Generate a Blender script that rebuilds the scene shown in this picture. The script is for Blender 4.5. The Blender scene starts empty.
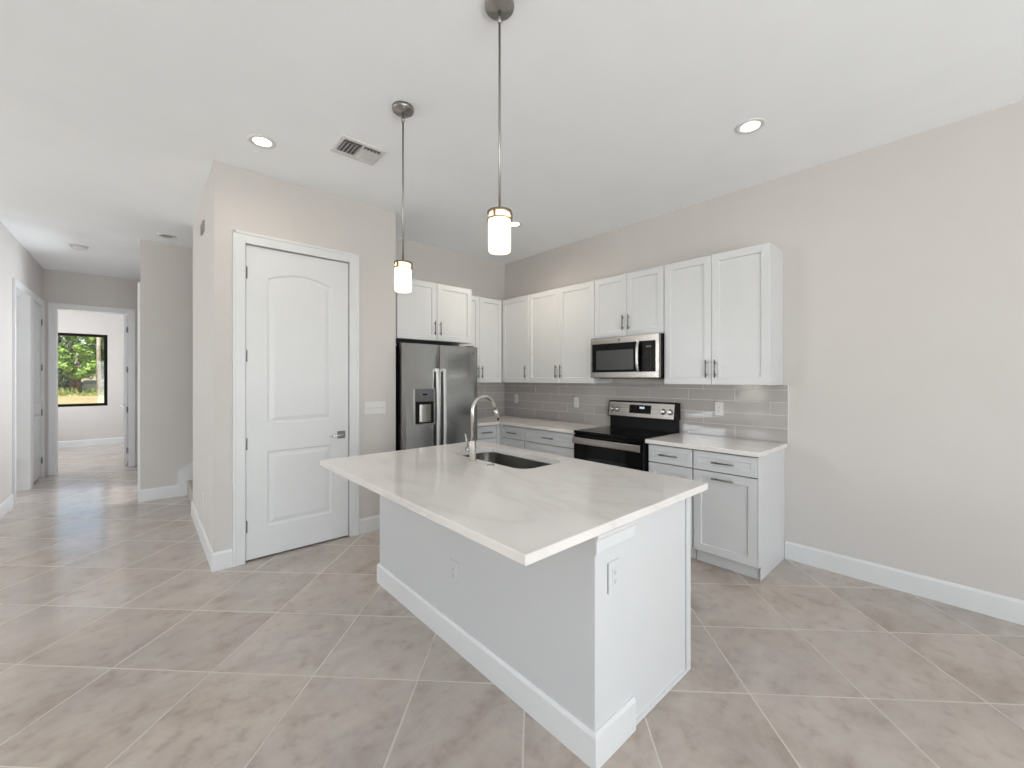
import bpy, bmesh, math, random
from mathutils import Vector, Matrix
random.seed(7)
SC = bpy.context.scene
COL = SC.collection

# ------------------------------------------------------------------ camera, world, sun, window daylight, added fill lights, exposure
F_PX, CX, CY = 411.43, 512.06, 378.82
YAW = 0.8394
CAM = Vector((3.793, 4.3833, 1.4216))
H = 3.035
cd = bpy.data.cameras.new('camera'); cam = bpy.data.objects.new('camera', cd); COL.objects.link(cam)
cd.sensor_fit = 'HORIZONTAL'; cd.sensor_width = 36.0
cd.lens = 36.0 * F_PX / 1024.0
cd.shift_x = (512.0 - CX) / 1024.0
cd.shift_y = -(384.0 - CY) / 1024.0
cd.clip_start = 0.02; cd.clip_end = 400
_f = Vector((-math.cos(YAW), -math.sin(YAW), 0)); _r = Vector((-math.sin(YAW), math.cos(YAW), 0)); _u = Vector((0, 0, 1))
cam.matrix_world = Matrix(((_r.x, _u.x, -_f.x, CAM.x), (_r.y, _u.y, -_f.y, CAM.y), (_r.z, _u.z, -_f.z, CAM.z), (0, 0, 0, 1)))
SC.camera = cam

w = bpy.data.worlds.new('sky'); SC.world = w; w.use_nodes = True
wn = w.node_tree; wn.nodes.clear()
sky = wn.nodes.new('ShaderNodeTexSky'); sky.sky_type = 'NISHITA'; sky.sun_disc = False
sky.sun_elevation = math.radians(58); sky.sun_rotation = math.radians(200)
bg = wn.nodes.new('ShaderNodeBackground'); bg.inputs[1].default_value = 0.16
wo = wn.nodes.new('ShaderNodeOutputWorld')
wn.links.new(sky.outputs[0], bg.inputs[0]); wn.links.new(bg.outputs[0], wo.inputs[0])

def light(name, kind, loc, power, color=(1, 1, 1), size=1.0, size_y=None, aim=None, spot=None, parent=None):
    l = bpy.data.lights.new(name, kind); l.energy = power; l.color = color
    if kind == 'AREA':
        l.shape = 'RECTANGLE' if size_y else 'SQUARE'; l.size = size
        if size_y: l.size_y = size_y
    elif kind == 'SUN': l.angle = math.radians(1.0)
    else: l.shadow_soft_size = size
    if spot: l.spot_size = math.radians(spot); l.spot_blend = 1.0
    o = bpy.data.objects.new(name, l); COL.objects.link(o); o.location = loc
    if aim is not None: o.rotation_euler = Vector(aim).to_track_quat('-Z', 'Y').to_euler()
    return o

light('sun', 'SUN', (20, 30, 40), 8.0, (1.0, 0.95, 0.86), aim=(-0.42, -0.55, -1.15))
# daylight through living room and study glazing, plus unseen fill lights added for brightness
light('daylight_patio_slider', 'AREA', (4.35, 8.02, 1.24), 212, (0.925, 0.97, 1.0), 5.2, 2.36, aim=(0, -1, 0.52))
light('living_side_fill', 'AREA', (8.44, 4.6, 1.24), 9, (0.90, 0.96, 1.0), 4.0, 2.36, aim=(-1, 0, 0.25))  # added fill for surfaces facing the living side, set at an unseen slider
light('dining_fill', 'AREA', (8.44, -0.85, 1.94), 62, (0.92, 0.97, 1.0), 1.3, 1.16, aim=(-1, 0, 0.0))  # added fill for the hall side and nearby ceiling, set at an unseen window
light('daylight_narrow_window', 'AREA', (8.44, 0.40, 1.56), 16, (0.97, 0.98, 0.94), 0.70, 1.70, aim=(-1, 0, 0.1))
light('daylight_study_window', 'AREA', (5.93, -6.5, 1.6), 62, (0.93, 0.97, 1.0), 2.2, 1.5, aim=(-1, 0, 0.1))
light('side_room_fill', 'AREA', (7.3, -3.3, 1.6), 46, (0.92, 0.97, 1.0), 1.4, 1.4, aim=(-1, 0, 0))  # added fill reaching the hall through the open doorway; no window is built here
light('hall_fill_added', 'AREA', (2.75, -2.6, 1.7), 38, (0.90, 0.96, 1.0), 0.7, 0.7, aim=(1, 0, 0.1))  # unseen fill light added to brighten the dark hall

SC.view_settings.view_transform = 'Standard'; SC.view_settings.look = 'None'
SC.view_settings.gamma = 1.0; SC.view_settings.use_curve_mapping = False
SC.view_settings.exposure = 0.15
SC.cycles.use_denoising = True
SC.cycles.max_bounces = 12; SC.cycles.diffuse_bounces = 8; SC.cycles.glossy_bounces = 5
SC.cycles.transparent_max_bounces = 12
SC.cycles.sample_clamp_indirect = 8.0
SC.cycles.caustics_reflective = False; SC.cycles.caustics_refractive = False

# ------------------------------------------------------------------ materials
def new_mat(name):
    m = bpy.data.materials.new(name); m.use_nodes = True
    nt = m.node_tree; b = nt.nodes['Principled BSDF']
    return m, nt, b
def N(nt, kind, **kw):
    n = nt.nodes.new('ShaderNode' + kind)
    for k, v in kw.items(): setattr(n, k, v)
    return n
def L(nt, a, b): nt.links.new(a, b)
def MATH(nt, op, a, b=None):
    n = N(nt, 'Math', operation=op)
    for i, x in enumerate((a, b)):
        if x is None: continue
        if hasattr(x, 'is_linked') or hasattr(x, 'links'): L(nt, x, n.inputs[i])
        else: n.inputs[i].default_value = x
    return n.outputs[0]
def POS(nt): return N(nt, 'NewGeometry').outputs['Position']
def RAMP(nt, fac, stops):
    r = N(nt, 'ValToRGB'); e = r.color_ramp.elements
    while len(e) < len(stops): e.new(0.5)
    for i, (p, c) in enumerate(stops):
        e[i].position = p; e[i].color = (*c, 1) if len(c) == 3 else c
    L(nt, fac, r.inputs[0]); return r.outputs[0]
def mat(name, col, rough=0.5, metal=0.0, noise=0.03, nscale=6.0, bump=0.0, bscale=200.0, spec=0.5, coat=0.0):
    m, nt, b = new_mat(name)
    tc = POS(nt)
    nz = N(nt, 'TexNoise'); nz.inputs['Scale'].default_value = nscale; nz.inputs['Detail'].default_value = 3
    L(nt, tc, nz.inputs['Vector'])
    lo = tuple(max(0, c * (1 - noise)) for c in col); hi = tuple(min(1, c * (1 + noise)) for c in col)
    L(nt, RAMP(nt, nz.outputs['Fac'], [(0.3, lo), (0.7, hi)]), b.inputs['Base Color'])
    b.inputs['Roughness'].default_value = rough; b.inputs['Metallic'].default_value = metal
    b.inputs['Specular IOR Level'].default_value = spec
    b.inputs['Coat Weight'].default_value = coat
    if bump:
        n2 = N(nt, 'TexNoise'); n2.inputs['Scale'].default_value = bscale; n2.inputs['Detail'].default_value = 2
        L(nt, tc, n2.inputs['Vector'])
        bp = N(nt, 'Bump'); bp.inputs['Strength'].default_value = bump; bp.inputs['Distance'].default_value = 0.002
        L(nt, n2.outputs['Fac'], bp.inputs['Height']); L(nt, bp.outputs[0], b.inputs['Normal'])
    return m
def emit(name, col, strength):
    m, nt, b = new_mat(name)
    b.inputs['Base Color'].default_value = (*col, 1)
    b.inputs['Emission Color'].default_value = (*col, 1); b.inputs['Emission Strength'].default_value = strength
    return m
def steel(name, col, rough, axis):
    m, nt, b = new_mat(name)
    mp = N(nt, 'Mapping'); s = [260, 260, 260]; s[axis] = 1.2
    mp.inputs['Scale'].default_value = s
    L(nt, POS(nt), mp.inputs['Vector'])
    nz = N(nt, 'TexNoise'); nz.inputs['Scale'].default_value = 1.0; nz.inputs['Detail'].default_value = 2
    L(nt, mp.outputs[0], nz.inputs['Vector'])
    L(nt, RAMP(nt, nz.outputs['Fac'], [(0.3, tuple(c * .92 for c in col)), (0.7, tuple(min(1, c * 1.06) for c in col))]), b.inputs['Base Color'])
    mr = N(nt, 'MapRange'); mr.inputs['To Min'].default_value = rough * .8; mr.inputs['To Max'].default_value = rough * 1.2
    L(nt, nz.outputs['Fac'], mr.inputs['Value']); L(nt, mr.outputs[0], b.inputs['Roughness'])
    b.inputs['Metallic'].default_value = 1.0
    bp = N(nt, 'Bump'); bp.inputs['Strength'].default_value = 0.06; bp.inputs['Distance'].default_value = 0.001
    L(nt, nz.outputs['Fac'], bp.inputs['Height']); L(nt, bp.outputs[0], b.inputs['Normal'])
    return m

def floor_mat():
    m, nt, b = new_mat('floor_tile')
    sx = N(nt, 'SeparateXYZ'); L(nt, POS(nt), sx.inputs[0])
    S = 0.717
    u = MATH(nt, 'DIVIDE', MATH(nt, 'SUBTRACT', MATH(nt, 'ADD', sx.outputs[0], sx.outputs[1]), 4.755), S)
    v = MATH(nt, 'DIVIDE', MATH(nt, 'SUBTRACT', MATH(nt, 'SUBTRACT', sx.outputs[0], sx.outputs[1]), 0.904), S)
    def edge(x):
        f = MATH(nt, 'FRACT', x)
        return MATH(nt, 'MINIMUM', f, MATH(nt, 'SUBTRACT', 1.0, f))
    d = MATH(nt, 'MINIMUM', edge(u), edge(v))
    mr = N(nt, 'MapRange'); mr.inputs['From Min'].default_value = 0.0052; mr.inputs['From Max'].default_value = 0.0085
    L(nt, d, mr.inputs['Value'])                      # 0 in the grout, 1 on the tile
    cid = N(nt, 'CombineXYZ'); L(nt, MATH(nt, 'FLOOR', u), cid.inputs[0]); L(nt, MATH(nt, 'FLOOR', v), cid.inputs[1])
    wn_ = N(nt, 'TexWhiteNoise', noise_dimensions='2D'); L(nt, cid.outputs[0], wn_.inputs['Vector'])
    off = N(nt, 'VectorMath', operation='MULTIPLY_ADD'); L(nt, wn_.outputs['Color'], off.inputs[0])
    off.inputs[1].default_value = (9, 9, 9); L(nt, POS(nt), off.inputs[2])
    rot = N(nt, 'Mapping'); rot.inputs['Rotation'].default_value = (0, 0, math.radians(38)); rot.inputs['Scale'].default_value = (1.0, 1.5, 1.0)
    L(nt, off.outputs[0], rot.inputs['Vector'])
    n1 = N(nt, 'TexNoise'); n1.inputs['Scale'].default_value = 2.6; n1.inputs['Detail'].default_value = 6; n1.inputs['Roughness'].default_value = 0.62; n1.inputs['Distortion'].default_value = 0.6
    L(nt, rot.outputs[0], n1.inputs['Vector'])
    c1 = RAMP(nt, n1.outputs['Fac'], [(0.28, (0.375, 0.318, 0.282)), (0.48, (0.465, 0.408, 0.374)), (0.72, (0.530, 0.475, 0.442))])
    n2 = N(nt, 'TexNoise'); n2.inputs['Scale'].default_value = 1.1; n2.inputs['Detail'].default_value = 3
    L(nt, POS(nt), n2.inputs['Vector'])
    n3 = N(nt, 'TexNoise'); n3.inputs['Scale'].default_value = 13; n3.inputs['Detail'].default_value = 5; n3.inputs['Roughness'].default_value = 0.6
    L(nt, off.outputs[0], n3.inputs['Vector'])
    smudge = RAMP(nt, n3.outputs['Fac'], [(0.30, (0.80, 0.765, 0.735)), (0.46, (0.955, 0.95, 0.945)), (0.62, (1.0, 1.0, 1.0))])
    ms = N(nt, 'MixRGB', blend_type='MULTIPLY'); ms.inputs[0].default_value = 1
    L(nt, c1, ms.inputs[1]); L(nt, smudge, ms.inputs[2])
    tint = RAMP(nt, n2.outputs['Fac'], [(0.35, (1.02, 1.0, 0.96)), (0.65, (0.98, 1.0, 1.03))])
    mx = N(nt, 'MixRGB', blend_type='MULTIPLY'); mx.inputs[0].default_value = 1
    L(nt, ms.outputs[0], mx.inputs[1]); L(nt, tint, mx.inputs[2])
    br = N(nt, 'MapRange'); br.inputs['To Min'].default_value = 0.94; br.inputs['To Max'].default_value = 1.06
    L(nt, wn_.outputs['Value'], br.inputs['Value'])
    mb = N(nt, 'MixRGB', blend_type='MULTIPLY'); mb.inputs[0].default_value = 1
    L(nt, mx.outputs[0], mb.inputs[1]); L(nt, br.outputs[0], mb.inputs[2])
    g = N(nt, 'MixRGB'); L(nt, mr.outputs[0], g.inputs[0]); g.inputs[1].default_value = (0.56, 0.52, 0.47, 1)
    L(nt, mb.outputs[0], g.inputs[2]); L(nt, g.outputs[0], b.inputs['Base Color'])
    rr = N(nt, 'MapRange'); rr.inputs['To Min'].default_value = 0.8; rr.inputs['To Max'].default_value = 0.11
    b.inputs['Specular IOR Level'].default_value = 0.75
    L(nt, mr.outputs[0], rr.inputs['Value'])
    L(nt, MATH(nt, 'ADD', rr.outputs[0], MATH(nt, 'MULTIPLY', n1.outputs['Fac'], 0.10)), b.inputs['Roughness'])
    bp = N(nt, 'Bump'); bp.inputs['Strength'].default_value = 0.35; bp.inputs['Distance'].default_value = 0.002
    L(nt, MATH(nt, 'ADD', mr.outputs[0], MATH(nt, 'MULTIPLY', n1.outputs['Fac'], 0.12)), bp.inputs['Height'])
    L(nt, bp.outputs[0], b.inputs['Normal'])
    return m

def quartz_mat():
    m, nt, b = new_mat('quartz')
    mp = N(nt, 'Mapping'); mp.inputs['Rotation'].default_value = (0, 0, math.radians(24)); mp.inputs['Scale'].default_value = (1.3, 0.55, 1)
    L(nt, POS(nt), mp.inputs['Vector'])
    n1 = N(nt, 'TexNoise'); n1.inputs['Scale'].default_value = 1.7; n1.inputs['Detail'].default_value = 5; n1.inputs['Distortion'].default_value = 0.9
    L(nt, mp.outputs[0], n1.inputs['Vector'])
    vein = MATH(nt, 'ABSOLUTE', MATH(nt, 'SUBTRACT', n1.outputs['Fac'], 0.5))
    c = RAMP(nt, vein, [(0.0, (0.70, 0.665, 0.645)), (0.03, (0.745, 0.71, 0.69)), (0.12, (0.78, 0.745, 0.725))])
    L(nt, c, b.inputs['Base Color']); b.inputs['Roughness'].default_value = 0.11
    return m

def tile_mat():
    m, nt, b = new_mat('glazed_tile')
    at = N(nt, 'Attribute'); at.attribute_name = 'tile_shade'
    c = RAMP(nt, at.outputs['Fac'], [(0.0, (0.41, 0.383, 0.370)), (1.0, (0.455, 0.428, 0.415))])
    L(nt, c, b.inputs['Base Color']); b.inputs['Roughness'].default_value = 0.07
    n = N(nt, 'TexNoise'); n.inputs['Scale'].default_value = 9; L(nt, POS(nt), n.inputs['Vector'])
    bp = N(nt, 'Bump'); bp.inputs['Strength'].default_value = 0.12; bp.inputs['Distance'].default_value = 0.003
    L(nt, n.outputs['Fac'], bp.inputs['Height']); L(nt, bp.outputs[0], b.inputs['Normal'])
    return m

def glass_mat(name, tint=(1, 1, 1), refl=1.0):
    m = bpy.data.materials.new(name); m.use_nodes = True; nt = m.node_tree; nt.nodes.clear()
    t = N(nt, 'BsdfTransparent'); t.inputs[0].default_value = (*tint, 1)
    g = N(nt, 'BsdfGlossy'); g.inputs['Roughness'].default_value = 0.02
    lw = N(nt, 'LayerWeight'); lw.inputs['Blend'].default_value = 0.5
    fr = MATH(nt, 'ADD', 0.04, MATH(nt, 'MULTIPLY', 0.96, MATH(nt, 'POWER', lw.outputs['Facing'], 5.0)))
    mx = N(nt, 'MixShader'); o = N(nt, 'OutputMaterial')
    L(nt, MATH(nt, 'MULTIPLY', fr, refl), mx.inputs[0]); L(nt, t.outputs[0], mx.inputs[1]); L(nt, g.outputs[0], mx.inputs[2]); L(nt, mx.outputs[0], o.inputs[0])
    return m

def shade_mat():
    m = bpy.data.materials.new('opal_glass'); m.use_nodes = True; nt = m.node_tree; nt.nodes.clear()
    t = N(nt, 'BsdfTranslucent'); t.inputs[0].default_value = (0.92, 0.88, 0.78, 1)
    d = N(nt, 'BsdfDiffuse'); d.inputs[0].default_value = (0.9, 0.88, 0.82, 1)
    g = N(nt, 'BsdfGlossy'); g.inputs['Roughness'].default_value = 0.15
    a = N(nt, 'MixShader'); a.inputs[0].default_value = 0.35; L(nt, t.outputs[0], a.inputs[1]); L(nt, d.outputs[0], a.inputs[2])
    fr = N(nt, 'Fresnel'); fr.inputs[0].default_value = 1.4
    c = N(nt, 'MixShader'); L(nt, fr.outputs[0], c.inputs[0]); L(nt, a.outputs[0], c.inputs[1]); L(nt, g.outputs[0], c.inputs[2])
    o = N(nt, 'OutputMaterial'); L(nt, c.outputs[0], o.inputs[0])
    return m

def leaf_mat(name, dark, light_):
    m, nt, b = new_mat(name)
    n = N(nt, 'TexNoise'); n.inputs['Scale'].default_value = 1.3; n.inputs['Detail'].default_value = 6; L(nt, POS(nt), n.inputs['Vector'])
    L(nt, RAMP(nt, n.outputs['Fac'], [(0.35, dark), (0.65, light_)]), b.inputs['Base Color'])
    b.inputs['Roughness'].default_value = 0.6
    return m

WALL = (0.600, 0.573, 0.556)
M = dict(
    wall=mat('wall_paint', WALL, 0.75, noise=0.012, nscale=3, bump=0.12, bscale=160, spec=0.25),
    knee=mat('island_paint', (0.575, 0.58, 0.595), 0.6, noise=0.012, nscale=3, bump=0.10, bscale=160, spec=0.3),
    ceiling=mat('ceiling_paint', (0.91, 0.935, 0.955), 0.9, noise=0.01, nscale=3, bump=0.25, bscale=60, spec=0.1),
    trim=mat('trim_paint', (0.70, 0.71, 0.72), 0.35, noise=0.01),
    cab=mat('cabinet_paint', (0.645, 0.653, 0.664), 0.32, noise=0.01),
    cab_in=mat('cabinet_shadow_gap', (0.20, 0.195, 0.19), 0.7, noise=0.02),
    floor=floor_mat(), quartz=quartz_mat(), tile=tile_mat(),
    grout=mat('grout', (0.66, 0.635, 0.61), 0.9, noise=0.04, nscale=40),
    steel_x=steel('stainless_brushed_x', (0.365, 0.365, 0.355), 0.19, 0),
    steel_y=steel('stainless_brushed_y', (0.41, 0.38, 0.355), 0.26, 1),
    steel_v=steel('stainless_satin', (0.66, 0.65, 0.63), 0.22, 2),
    bright_steel=mat('bright_satin_steel', (0.82, 0.82, 0.83), 0.38, 1.0, noise=0.02),
    nickel=mat('brushed_nickel', (0.36, 0.345, 0.325), 0.34, 1.0, noise=0.05, nscale=60),
    faucet=mat('faucet_nickel', (0.55, 0.53, 0.50), 0.24, 1.0, noise=0.03, nscale=60),
    pull=mat('cabinet_pull_steel', (0.20, 0.20, 0.20), 0.35, 0.9, noise=0.04, nscale=60),
    chrome=mat('chrome', (0.72, 0.72, 0.72), 0.12, 1.0, noise=0.02),
    hinge=mat('hinge_metal', (0.23, 0.23, 0.23), 0.4, 0.9, noise=0.05),
    sink=mat('sink_steel', (0.30, 0.285, 0.26), 0.27, 1.0, noise=0.05, nscale=40),
    black=mat('black_plastic', (0.006, 0.006, 0.006), 0.4, noise=0.1, spec=0.15),
    black_gloss=mat('black_glass', (0.003, 0.003, 0.003), 0.06, noise=0.1, spec=0.2),
    oven_glass=mat('tinted_oven_glass', (0.012, 0.013, 0.014), 0.07, noise=0.1, spec=0.3),
    micro_glass=mat('microwave_screen', (0.05, 0.05, 0.05), 0.25, noise=0.08, nscale=80),
    grey_mark=mat('grey_print', (0.022, 0.022, 0.024), 0.6, spec=0.1),
    dark_grey=mat('dark_grey_plastic', (0.115, 0.115, 0.12), 0.4, noise=0.05),
    plate=mat('white_plastic', (0.70, 0.69, 0.685), 0.35, noise=0.01),
    slot=mat('outlet_slot', (0.10, 0.10, 0.10), 0.6),
    grey_box=mat('grey_sensor_plastic', (0.30, 0.30, 0.28), 0.5),
    shade=shade_mat(),
    bulb=emit('lamp_bulb', (1.0, 0.80, 0.52), 62.0),
    bronze=mat('warm_nickel_band', (0.20, 0.165, 0.13), 0.4, 1.0, noise=0.05, nscale=60),
    car_glass=mat('car_glass', (0.50, 0.55, 0.60), 0.1),  # pale base colour stands in for sky reflected in the glass
    led=emit('led_lens', (1.0, 0.95, 0.86), 6.0),
    display=emit('clock_display', (0.75, 0.85, 1.0), 0.55),
    frame_black=mat('window_frame_black', (0.006, 0.006, 0.006), 0.6, spec=0.1),
    glass=glass_mat('window_glass', (0.96, 0.98, 0.97)),
    vent_dark=mat('duct_dark', (0.20, 0.20, 0.20), 0.8),
    lawn=leaf_mat('dry_lawn', (0.34, 0.25, 0.11), (0.52, 0.40, 0.20)),
    weeds=leaf_mat('tall_grass', (0.16, 0.24, 0.05), (0.40, 0.40, 0.13)),
    leaf_a=leaf_mat('leaf_bright', (0.10, 0.22, 0.025), (0.33, 0.50, 0.09)),
    leaf_b=leaf_mat('leaf_mid', (0.055, 0.14, 0.025), (0.20, 0.34, 0.07)),
    leaf_c=leaf_mat('leaf_dark', (0.025, 0.07, 0.025), (0.10, 0.19, 0.06)),
    bark=mat('bark', (0.16, 0.12, 0.09), 0.9, noise=0.3, nscale=5),
    pole=mat('weathered_pole', (0.50, 0.46, 0.42), 0.9, noise=0.15, nscale=4),
    car=mat('white_car_paint', (0.85, 0.85, 0.86), 0.25, noise=0.01),
    tyre=mat('tyre_rubber', (0.02, 0.02, 0.02), 0.8),
    roof=mat('exterior_stucco', (0.62, 0.60, 0.56), 0.9),
    carpet=mat('stair_carpet', (0.42, 0.38, 0.34), 0.95, noise=0.1, nscale=80),
)

# ------------------------------------------------------------------ mesh helpers
class MB:
    def __init__(s): s.bm = bmesh.new()
    def box(s, a, b, bev=0.0, seg=2, mi=0):
        x0, x1 = sorted((a[0], b[0])); y0, y1 = sorted((a[1], b[1])); z0, z1 = sorted((a[2], b[2]))
        t = bmesh.new()
        v = [t.verts.new(p) for p in ((x0,y0,z0),(x1,y0,z0),(x1,y1,z0),(x0,y1,z0),(x0,y0,z1),(x1,y0,z1),(x1,y1,z1),(x0,y1,z1))]
        for f in ((0,3,2,1),(4,5,6,7),(0,1,5,4),(1,2,6,5),(2,3,7,6),(3,0,4,7)): t.faces.new([v[i] for i in f])
        if bev > 0:
            bev = min(bev, 0.45 * min(x1-x0, y1-y0, z1-z0))
            bmesh.ops.bevel(t, geom=t.edges[:], offset=bev, segments=seg, profile=0.5, affect='EDGES')
        s.merge(t, mi); return s
    def merge(s, t, mi=0):
        mp = {}
        for v in t.verts: mp[v] = s.bm.verts.new(v.co)
        for f in t.faces:
            try:
                nf = s.bm.faces.new([mp[v] for v in f.verts]); nf.material_index = mi; nf.smooth = f.smooth
            except ValueError: pass
        t.free()
    def rings(s, rings, cap0=True, cap1=True, closed=True, smooth=False, mi=0):
        vr = [[s.bm.verts.new(p) for p in r] for r in rings]
        n = len(vr[0])
        for a, b in zip(vr, vr[1:]):
            for i in range(n if closed else n - 1):
                j = (i + 1) % n
                try:
                    f = s.bm.faces.new((a[i], a[j], b[j], b[i])); f.smooth = smooth; f.material_index = mi
                except ValueError: pass
        if cap0: f = s.bm.faces.new(vr[0][::-1]); f.material_index = mi
        if cap1: f = s.bm.faces.new(vr[-1]); f.material_index = mi
        return s
    def tube(s, pts, r, seg=12, smooth=True, mi=0):
        pts = [Vector(p) for p in pts]; rs = r if isinstance(r, (list, tuple)) else [r] * len(pts)
        rings = []; up = None
        for i, p in enumerate(pts):
            d = (pts[min(i + 1, len(pts) - 1)] - pts[max(i - 1, 0)]).normalized()
            if up is None:
                up = Vector((0, 0, 1)) if abs(d.z) < 0.9 else Vector((1, 0, 0))
            a = d.cross(up).normalized(); up = a.cross(d).normalized()
            rings.append([p + (a * math.cos(2*math.pi*k/seg) + up * math.sin(2*math.pi*k/seg)) * rs[i] for k in range(seg)])
        return s.rings(rings, smooth=smooth, mi=mi)
    def lathe(s, c, prof, seg=32, axis='Z', smooth=True, cap0=True, cap1=True, mi=0):
        c = Vector(c); rings = []
        for r, h in prof:
            ring = []
            for k in range(seg):
                a = 2 * math.pi * k / seg; x, y = math.cos(a) * r, math.sin(a) * r
                ring.append(c + {'Z': Vector((x, y, h)), 'X': Vector((h, x, y)), 'Y': Vector((x, h, y))}[axis])
            rings.append(ring)
        return s.rings(rings, cap0, cap1, smooth=smooth, mi=mi)
    def prism(s, poly, z0, z1, bev=0.0):
        t = bmesh.new()
        lo = [t.verts.new((x, y, z0)) for x, y in poly]; hi = [t.verts.new((x, y, z1)) for x, y in poly]
        n = len(poly); t.faces.new(lo[::-1]); t.faces.new(hi)
        for i in range(n): t.faces.new((lo[i], lo[(i+1)%n], hi[(i+1)%n], hi[i]))
        bmesh.ops.recalc_face_normals(t, faces=t.faces[:])
        if bev: bmesh.ops.bevel(t, geom=t.edges[:], offset=bev, segments=2, profile=0.5, affect='EDGES')
        s.merge(t); return s
    def filled(s, outer, holes, fn):
        """flat face with holes; fn maps (u, v) to a point"""
        t = bmesh.new(); edges = []
        for loop in [outer] + holes:
            vs = [t.verts.new(fn(*p)) for p in loop]
            edges += [t.edges.new((vs[i], vs[(i+1) % len(vs)])) for i in range(len(vs))]
        bmesh.ops.triangle_fill(t, use_beauty=True, use_dissolve=False, edges=edges)
        def inside(p, poly):
            c = False
            for i in range(len(poly)):
                (x0, y0), (x1, y1) = poly[i - 1], poly[i]
                if (y0 > p[1]) != (y1 > p[1]) and p[0] < (x1 - x0) * (p[1] - y0) / (y1 - y0) + x0: c = not c
            return c
        uvs = {}
        for loop in [outer] + holes:
            for p in loop: uvs[tuple(round(c, 5) for c in fn(*p))] = p
        kill = []
        for f in t.faces:
            q_ = [uvs[tuple(round(c, 5) for c in v.co)] for v in f.verts]
            c = (sum(p[0] for p in q_) / len(q_), sum(p[1] for p in q_) / len(q_))
            if any(inside(c, h) for h in holes): kill.append(f)
        bmesh.ops.delete(t, geom=kill, context='FACES_ONLY')
        s.merge(t); return s

ROOT = {}
def setp(o, label=None, cat=None, group=None, kind=None):
    if label: o['label'] = label
    if cat: o['category'] = cat
    if group: o['group'] = group
    if kind: o['kind'] = kind
    return o
def thing(name, loc, label, cat, group=None):
    o = bpy.data.objects.new(name, None); COL.objects.link(o); o.location = loc
    o.empty_display_size = 0.1
    ROOT[o.name] = Vector(loc)
    return setp(o, label, cat, group)
def ob(name, mb, m, parent=None, label=None, cat=None, group=None, kind=None, recalc=True, weld=False):
    bm = mb.bm
    if weld: bmesh.ops.remove_doubles(bm, verts=bm.verts[:], dist=1e-5)
    if recalc: bmesh.ops.recalc_face_normals(bm, faces=bm.faces[:])
    if parent is not None: base = ROOT[parent.name]
    else:
        xs = [v.co for v in bm.verts]
        base = Vector(((min(v.x for v in xs) + max(v.x for v in xs)) / 2, (min(v.y for v in xs) + max(v.y for v in xs)) / 2, min(v.z for v in xs)))
    for v in bm.verts: v.co -= base
    me = bpy.data.meshes.new(name); bm.to_mesh(me); bm.free()
    for mm in (m if isinstance(m, (list, tuple)) else [m]): me.materials.append(M[mm])
    o = bpy.data.objects.new(name, me); COL.objects.link(o)
    if parent is not None: o.parent = parent
    else: o.location = base
    ROOT[o.name] = base
    return setp(o, label, cat, group, kind)
def struct(name, mb, m, label=None):
    return ob(name, mb, m, kind='structure', label=label)

# face mappings: (u, v, d) with d pointing out of the face
def face_x(u, v, d): return Vector((d, u, v))        # faces +X, u along Y
def face_y(u, v, d): return Vector((u, d, v))        # faces +Y, u along X
def rect(u0, u1, v0, v1): return [(u0, v0), (u1, v0), (u1, v1), (u0, v1)]
def offset_poly(pts, d):
    n = len(pts); out = []
    for i in range(n):
        p0, p1, p2 = Vector(pts[i-1]), Vector(pts[i]), Vector(pts[(i+1) % n])
        e1 = (p1 - p0).normalized(); e2 = (p2 - p1).normalized()
        n1 = Vector((-e1.y, e1.x)); n2 = Vector((-e2.y, e2.x))
        b = (n1 + n2).normalized(); k = d / max(0.3, b.dot(n1))
        out.append((p1.x + b.x * k, p1.y + b.y * k))
    return out
def shaker(mb, fn, u0, u1, v0, v1, d0, d1, fw=0.058, rec=0.009, ch=0.0025):
    def R(ins, d): return [fn(u, v, d) for u, v in rect(u0 + ins, u1 - ins, v0 + ins, v1 - ins)]
    mb.rings([R(0, d0), R(0, d1 - ch), R(ch, d1), R(fw, d1), R(fw + 0.004, d1 - rec), ], cap0=True, cap1=True)
    return mb
def slab(mb, fn, u0, u1, v0, v1, d0, d1, bev=0.0):
    return mb.box(fn(u0, v0, d0), fn(u1, v1, d1), bev)
def bar_pull(fn, uc, vc, vertical, d, length=0.150, name='handle', parent=None, m='pull'):
    mb = MB(); h = length / 2; st = 0.028
    if vertical:
        mb.tube([fn(uc, vc - h, d + st), fn(uc, vc + h, d + st)], 0.0055, 10)
        for k in (-1, 1): mb.tube([fn(uc, vc + k * h * .66, d), fn(uc, vc + k * h * .66, d + st)], 0.0048, 8)
    else:
        mb.tube([fn(uc - h, vc, d + st), fn(uc + h, vc, d + st)], 0.0055, 10)
        for k in (-1, 1): mb.tube([fn(uc + k * h * .66, vc, d), fn(uc + k * h * .66, vc, d + st)], 0.0048, 8)
    return ob(name, mb, m, parent)

# ------------------------------------------------------------------ room shell
XP0, XP1, YP = 1.962, 3.4025, 0.648          # pantry block
XL, YE, XR, YS = 4.88, -4.69, 3.815, -2.03   # hall: outer wall, end wall, inner wall, stair wall
T = 0.12
XM, YM = 8.6, 8.2                            # far sides of the living room behind the camera
YF = -8.1                                    # study window wall

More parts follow.
